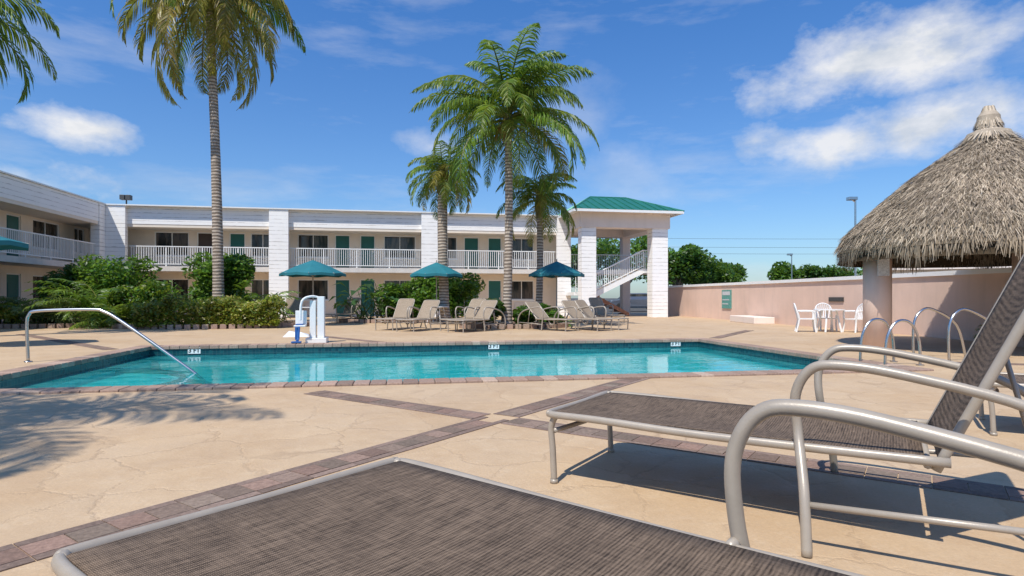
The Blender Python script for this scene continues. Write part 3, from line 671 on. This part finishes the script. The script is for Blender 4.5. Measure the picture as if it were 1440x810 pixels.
prof=[(-2.1,.35),(-2.15,.7),(-2.0,.85),(-1.3,.95),(-.8,1.4),(.7,1.42),(1.3,.98),(2.0,.85),(2.15,.6),(2.1,.35)]
n=len(prof); s.add([(x,-.85+(.12 if z>1 else 0),z) for x,z in prof]+[(x,.85-(.12 if z>1 else 0),z) for x,z in prof],[tuple(range(n)),tuple(reversed(range(n,2*n)))]+[(i,i+n,(i+1)%n+n,(i+1)%n) for i in range(n)])
s.obj('body','carpaint',E,bevel=.05)
s=MB(); s.box(-.9,.9,-.86+.07,-.80,1.0,1.34); s.box(-.9,.9,.74,.79,1.0,1.34); s.obj('windows','glass',E)
s=MB()
for x in (-1.35,1.35):
    for y in (-.8,.8): s.tube([(x,y-.1,.33),(x,y+.1,.33)],.33,16)
s.obj('wheels','rubber',E)

# ------------------------------------------------------------ tiki hut
TC=(10.15,12.6); E=empty('tiki_hut',(TC[0],TC[1],0),0)
prof=[(.05,4.72),(.35,4.45),(.72,4.18),(1.47,3.62),(2.2,2.95),(2.66,2.48),(2.84,2.14)]
n=48; s=MB()
vs=[(r*math.cos(2*math.pi*i/n),r*math.sin(2*math.pi*i/n),z-.06) for r,z in prof for i in range(n)]
fs=[(k*n+i,(k+1)*n+i,(k+1)*n+(i+1)%n,k*n+(i+1)%n) for k in range(len(prof)-1) for i in range(n)]
s.add(vs,fs,(.22,.17,.115))
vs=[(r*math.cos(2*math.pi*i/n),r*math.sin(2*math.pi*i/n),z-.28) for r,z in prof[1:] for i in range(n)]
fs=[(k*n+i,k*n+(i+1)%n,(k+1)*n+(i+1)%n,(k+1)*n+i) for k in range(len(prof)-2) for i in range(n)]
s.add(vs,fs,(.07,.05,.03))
rng=random.Random(77)
def profz(r):
    for (r0_,z0_),(r1_,z1_) in zip(prof,prof[1:]):
        if r<=r1_: return z0_+(z1_-z0_)*(r-r0_)/(r1_-r0_), (z1_-z0_)/(r1_-r0_)
    return prof[-1][1],-1.6
def straw(r,a,L,w,lift):
    z,sl=profz(r); e=Vector((math.cos(a),math.sin(a),0)); t=Vector((-math.sin(a),math.cos(a),0))
    d=(e+Vector((0,0,sl))).normalized(); nrm=Vector((e.x*-sl,e.y*-sl,1)).normalized()
    p=Vector((r*e.x,r*e.y,z))+nrm*rng.uniform(0,.04); tt=t*rng.uniform(-.45,.45)
    q=p+(d+tt+nrm*lift).normalized()*L; t2=(t+nrm*rng.uniform(-.6,.6)).normalized()
    k_=rng.uniform(.55,1.2)*(1+.12*math.sin(a*5+r*3)*math.sin(r*7)); c=rng.choice([(.55,.445,.32),(.48,.38,.275),(.42,.335,.25),(.62,.51,.38),(.28,.22,.155)]); c=tuple(x*k_ for x in c)
    s.add([p-t2*w,p+t2*w,q+t2*w*.3,q-t2*w*.3],[(0,1,2,3)],c)
for i in range(46000):
    r=2.8*math.sqrt(rng.uniform(.01,1)); straw(r,rng.uniform(0,6.283),rng.uniform(.07,.24),rng.uniform(.004,.010),rng.uniform(-.02,.22))
for i in range(8500):
    a=rng.uniform(0,6.283); rr=rng.uniform(2.6,2.84); z,_=profz(rr); L_=rng.uniform(.15,.40)*(1+.25*math.sin(a*9)+.15*math.sin(a*23)); e=Vector((math.cos(a),math.sin(a),0)); t=Vector((-math.sin(a),math.cos(a),0))
    kk=rng.uniform(.5,1.15)
    p=e*rr+Vector((0,0,z-.02)); q=p+Vector((0,0,-1))*L_+e*rng.uniform(-.05,.08)+t*rng.uniform(-.06,.06); w=rng.uniform(.006,.014); c=tuple(x*kk for x in (.42,.335,.24))
    s.add([p-t*w,p+t*w,q+t*w*.3,q-t*w*.3],[(0,1,2,3)],c)
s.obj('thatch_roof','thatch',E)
s=MB()
s.add([(r*math.cos(2*math.pi*i/20),r*math.sin(2*math.pi*i/20),z) for r,z in [(.46,4.42),(.38,4.6),(.22,4.66),(.2,4.95),(.08,5.12)] for i in range(20)],[(k*20+i,(k)*20+(i+1)%20,(k+1)*20+(i+1)%20,(k+1)*20+i) for k in range(4) for i in range(20)]+[tuple(80+i for i in range(20))],(.46,.38,.29))
for i in range(1800):
    a=rng.uniform(0,6.283); b2=rng.random(); e=Vector((math.cos(a),math.sin(a),0)); t=Vector((-math.sin(a),math.cos(a),0))
    if b2<.5: p=e*rng.uniform(.05,.1)+Vector((0,0,5.12+rng.uniform(-.05,.05))); q=e*rng.uniform(.2,.28)+Vector((0,0,4.66+rng.uniform(-.05,.1)))
    else: p=e*.22+Vector((0,0,4.68)); q=e*rng.uniform(.42,.62)+Vector((0,0,4.36+rng.uniform(-.08,.08)))
    kk=rng.uniform(.55,1.1); c=tuple(x*kk for x in (.66,.55,.42)); w=.010; s.add([p-t*w,p+t*w,q+t*w*.6,q-t*w*.6],[(0,1,2,3)],c)
s.obj('thatch_cap','thatch',E)
s=MB()
for a in (177,15,-48):
    a=math.radians(a); x,y=2.3*math.cos(a),2.3*math.sin(a)
    if x>1.3: x=min(x,1.35) if y>-.5 else x
    s.tube([(x,y,0),(x,y,2.15)],.27,32)
s.obj('round_posts','pink',E,smooth=True)
s=MB()
for i in range(12):
    a=i*math.pi/6; s.tube([(2.7*math.cos(a),2.7*math.sin(a),2.10),(.2*math.cos(a),.2*math.sin(a),4.1)],.045,7)
for i in range(12):
    a=i*math.pi/6;b=a+math.pi/6; s.tube([(2.35*math.cos(a),2.35*math.sin(a),2.2),(2.35*math.cos(b),2.35*math.sin(b),2.2)],.06,7)
s.obj('rafters','wood',E)
s=MB(); a=math.radians(177); px,py=2.3*math.cos(a),2.3*math.sin(a); s.box(px-.17,px+.08,py-.29,py-.28,1.55,1.9); s.obj('notice','paper',E)

# ------------------------------------------------------------ white patio set
def pchair(x,y,rot):
    E=empty('plastic_patio_chair',(x,y,0),rot); s=MB()
    for a in (-.24,.24):
        s.tube([(a,-.26,0),(a*.95,-.22,.3),(a*1.05,-.22,.62),(a*1.1,-.1,.66),(a*1.05,.22,.66)],[.028]*5,7,smooth=4)
        s.tube([(a,.3,0),(a*.95,.22,.4),(a*.9,.3,.7)],.028,7,smooth=4)
    s.box(-.24,.24,-.25,.24,.40,.43)
    top=[(-.24,.24,.43),(-.25,.29,.66),(-.19,.33,.82),(0,.35,.9),(.19,.33,.82),(.25,.29,.66),(.24,.24,.43)]
    s.tube(top,.02,7,smooth=5)
    for i in range(-3,4): s.tube([(i*.05,.24,.43),(i*.062,.31,.68),(i*.06,.345,.89-abs(i)*.022)],[.014,.016,.014],5,smooth=3)
    s.obj('chair_shell','plastic',E,smooth=False)
pchair(9.35,18.8,1.2); pchair(10.75,18.5,-1.3); pchair(10.3,19.4,-.2)
E=empty('plastic_patio_table',(10.05,18.75,0)); s=MB(); s.tube([(0,0,.69),(0,0,.72)],.45,24)
for a in range(4): s.tube([(.2*math.cos(a*1.57+.8),.2*math.sin(a*1.57+.8),.7),(.36*math.cos(a*1.57+.8),.36*math.sin(a*1.57+.8),0)],.03,7)
s.obj('table_shell','plastic',E)

def lamp(x,y,h):
    E=empty('street_lamp',(x,y,0)); s=MB(); s.tube([(0,0,0),(0,0,h)],[.07,.05],8); s.tube([(0,0,h-.1),(-.2,0,h+.05)],.04,6); s.box(-.4,.05,-.15,.15,h,h+.16); s.obj('lamp_head_and_pole','steel',E,bevel=.02)
lamp(17.7,30.5,6.1); lamp(26,55,5.0)
E=empty('power_line'); s=MB()
for z,y in ((7.2,62),(6.3,62),(5.7,63)):
    s.tube([(8+ i*4, y, z+.004*(i-6)**2) for i in range(14)],.012,4)
s.obj('wires','darkmetal',E)
s=MB(); s.tube([(60,62.5,0),(60,62.5,8.2)],.12,8); s.box(59,61,62.4,62.6,7.3,7.45); s.tube([(8,62.5,0),(8,62.5,8.2)],.12,8); s.box(7,9,62.4,62.6,7.3,7.45); s.obj('poles','wood',E)

# ------------------------------------------------------------ world
W=bpy.data.worlds.new('World'); sc.world=W; W.use_nodes=True; nt=W.node_tree
bg=nt.nodes['Background']; SE=math.radians(58)
sky=N(nt,'ShaderNodeTexSky',sky_type='NISHITA'); sky.sun_disc=False; sky.sun_elevation=SE; sky.sun_rotation=math.atan2(-.5,-.866); sky.air_density=1.0; sky.dust_density=.6; sky.ozone_density=2.0
tcg=N(nt,'ShaderNodeTexCoord').outputs['Generated']
nz=N(nt,'ShaderNodeTexNoise'); nt.links.new(mapping(nt,tcg,(1,1,1.6)),nz.inputs['Vector']); nz.inputs['Scale'].default_value=9; nz.inputs['Detail'].default_value=10; nz.inputs['Roughness'].default_value=.6
nf_=math_(nt,'MULTIPLY',math_(nt,'SUBTRACT',nz.outputs['Fac'],.5),2.8)
tot=None
for (d,ax,az,k) in [((-.56,.796,.225),.068,.021,.95),((.495,.81,.318),.15,.048,.95),((.46,.855,.225),.11,.034,.9),((.58,.79,.235),.13,.040,.9),((-.66,.75,.145),.10,.025,.8),((-.13,.965,.245),.05,.022,.45),((.10,.96,.30),.06,.05,.22),((-.15,.97,.12),.2,.03,.2),((.2,.97,.2),.08,.05,.25)]:
    sb_=N(nt,'ShaderNodeVectorMath',operation='SUBTRACT'); nt.links.new(tcg,sb_.inputs[0]); sb_.inputs[1].default_value=d
    ml=N(nt,'ShaderNodeVectorMath',operation='MULTIPLY'); nt.links.new(sb_.outputs[0],ml.inputs[0]); ml.inputs[1].default_value=(1/ax,1/ax,1/az)
    ln=N(nt,'ShaderNodeVectorMath',operation='LENGTH'); nt.links.new(ml.outputs[0],ln.inputs[0])
    v_=math_(nt,'SUBTRACT',ln.outputs['Value'],nf_)
    mk=ramp(nt,v_,1.25,.3,0,k)
    tot=mk if tot is None else math_(nt,'MAXIMUM',tot,mk)
wn=noise(nt,mapping(nt,tcg,(1.2,1,5.5)),2.6,7,.62)
wis=ramp(nt,wn,.50,.85,0,.45); tot=math_(nt,'MAXIMUM',tot,wis)
sp=N(nt,'ShaderNodeSeparateXYZ'); nt.links.new(tcg,sp.inputs[0])
shade=ramp(nt,noise(nt,mapping(nt,tcg,(1,1,2.2)),11,6,.6),.38,.62)
ccol=mix(nt,shade,(5.8,6.2,6.8),(8.0,8.0,8.1))
tint=mix(nt,ramp(nt,sp.outputs[2],0,.45),(.80,.99,1.20),(.50,.98,1.52))
skyc=mix(nt,1.0,sky.outputs[0],tint,'MULTIPLY')
fin=mix(nt,tot,skyc,ccol)
nt.links.new(fin,bg.inputs[0]); bg.inputs[1].default_value=.112
sd=Vector((-.5*math.cos(SE),-.866*math.cos(SE),math.sin(SE)))
L=bpy.data.lights.new('sun','SUN'); L.energy=4.9; L.angle=math.radians(.5); L.color=(1,.95,.87)
o=bpy.data.objects.new('sun',L); sc.collection.objects.link(o); o.rotation_euler=sd.to_track_quat('Z','Y').to_euler(); o.location=(0,0,30)
cam=bpy.data.cameras.new('camera'); co=bpy.data.objects.new('camera',cam); sc.collection.objects.link(co); sc.camera=co
co.location=(0,0,1.1); co.rotation_euler=(math.radians(90),0,0); cam.sensor_width=36; cam.lens=36*832/1440; cam.shift_y=.009; cam.clip_end=3000; cam.clip_start=.05
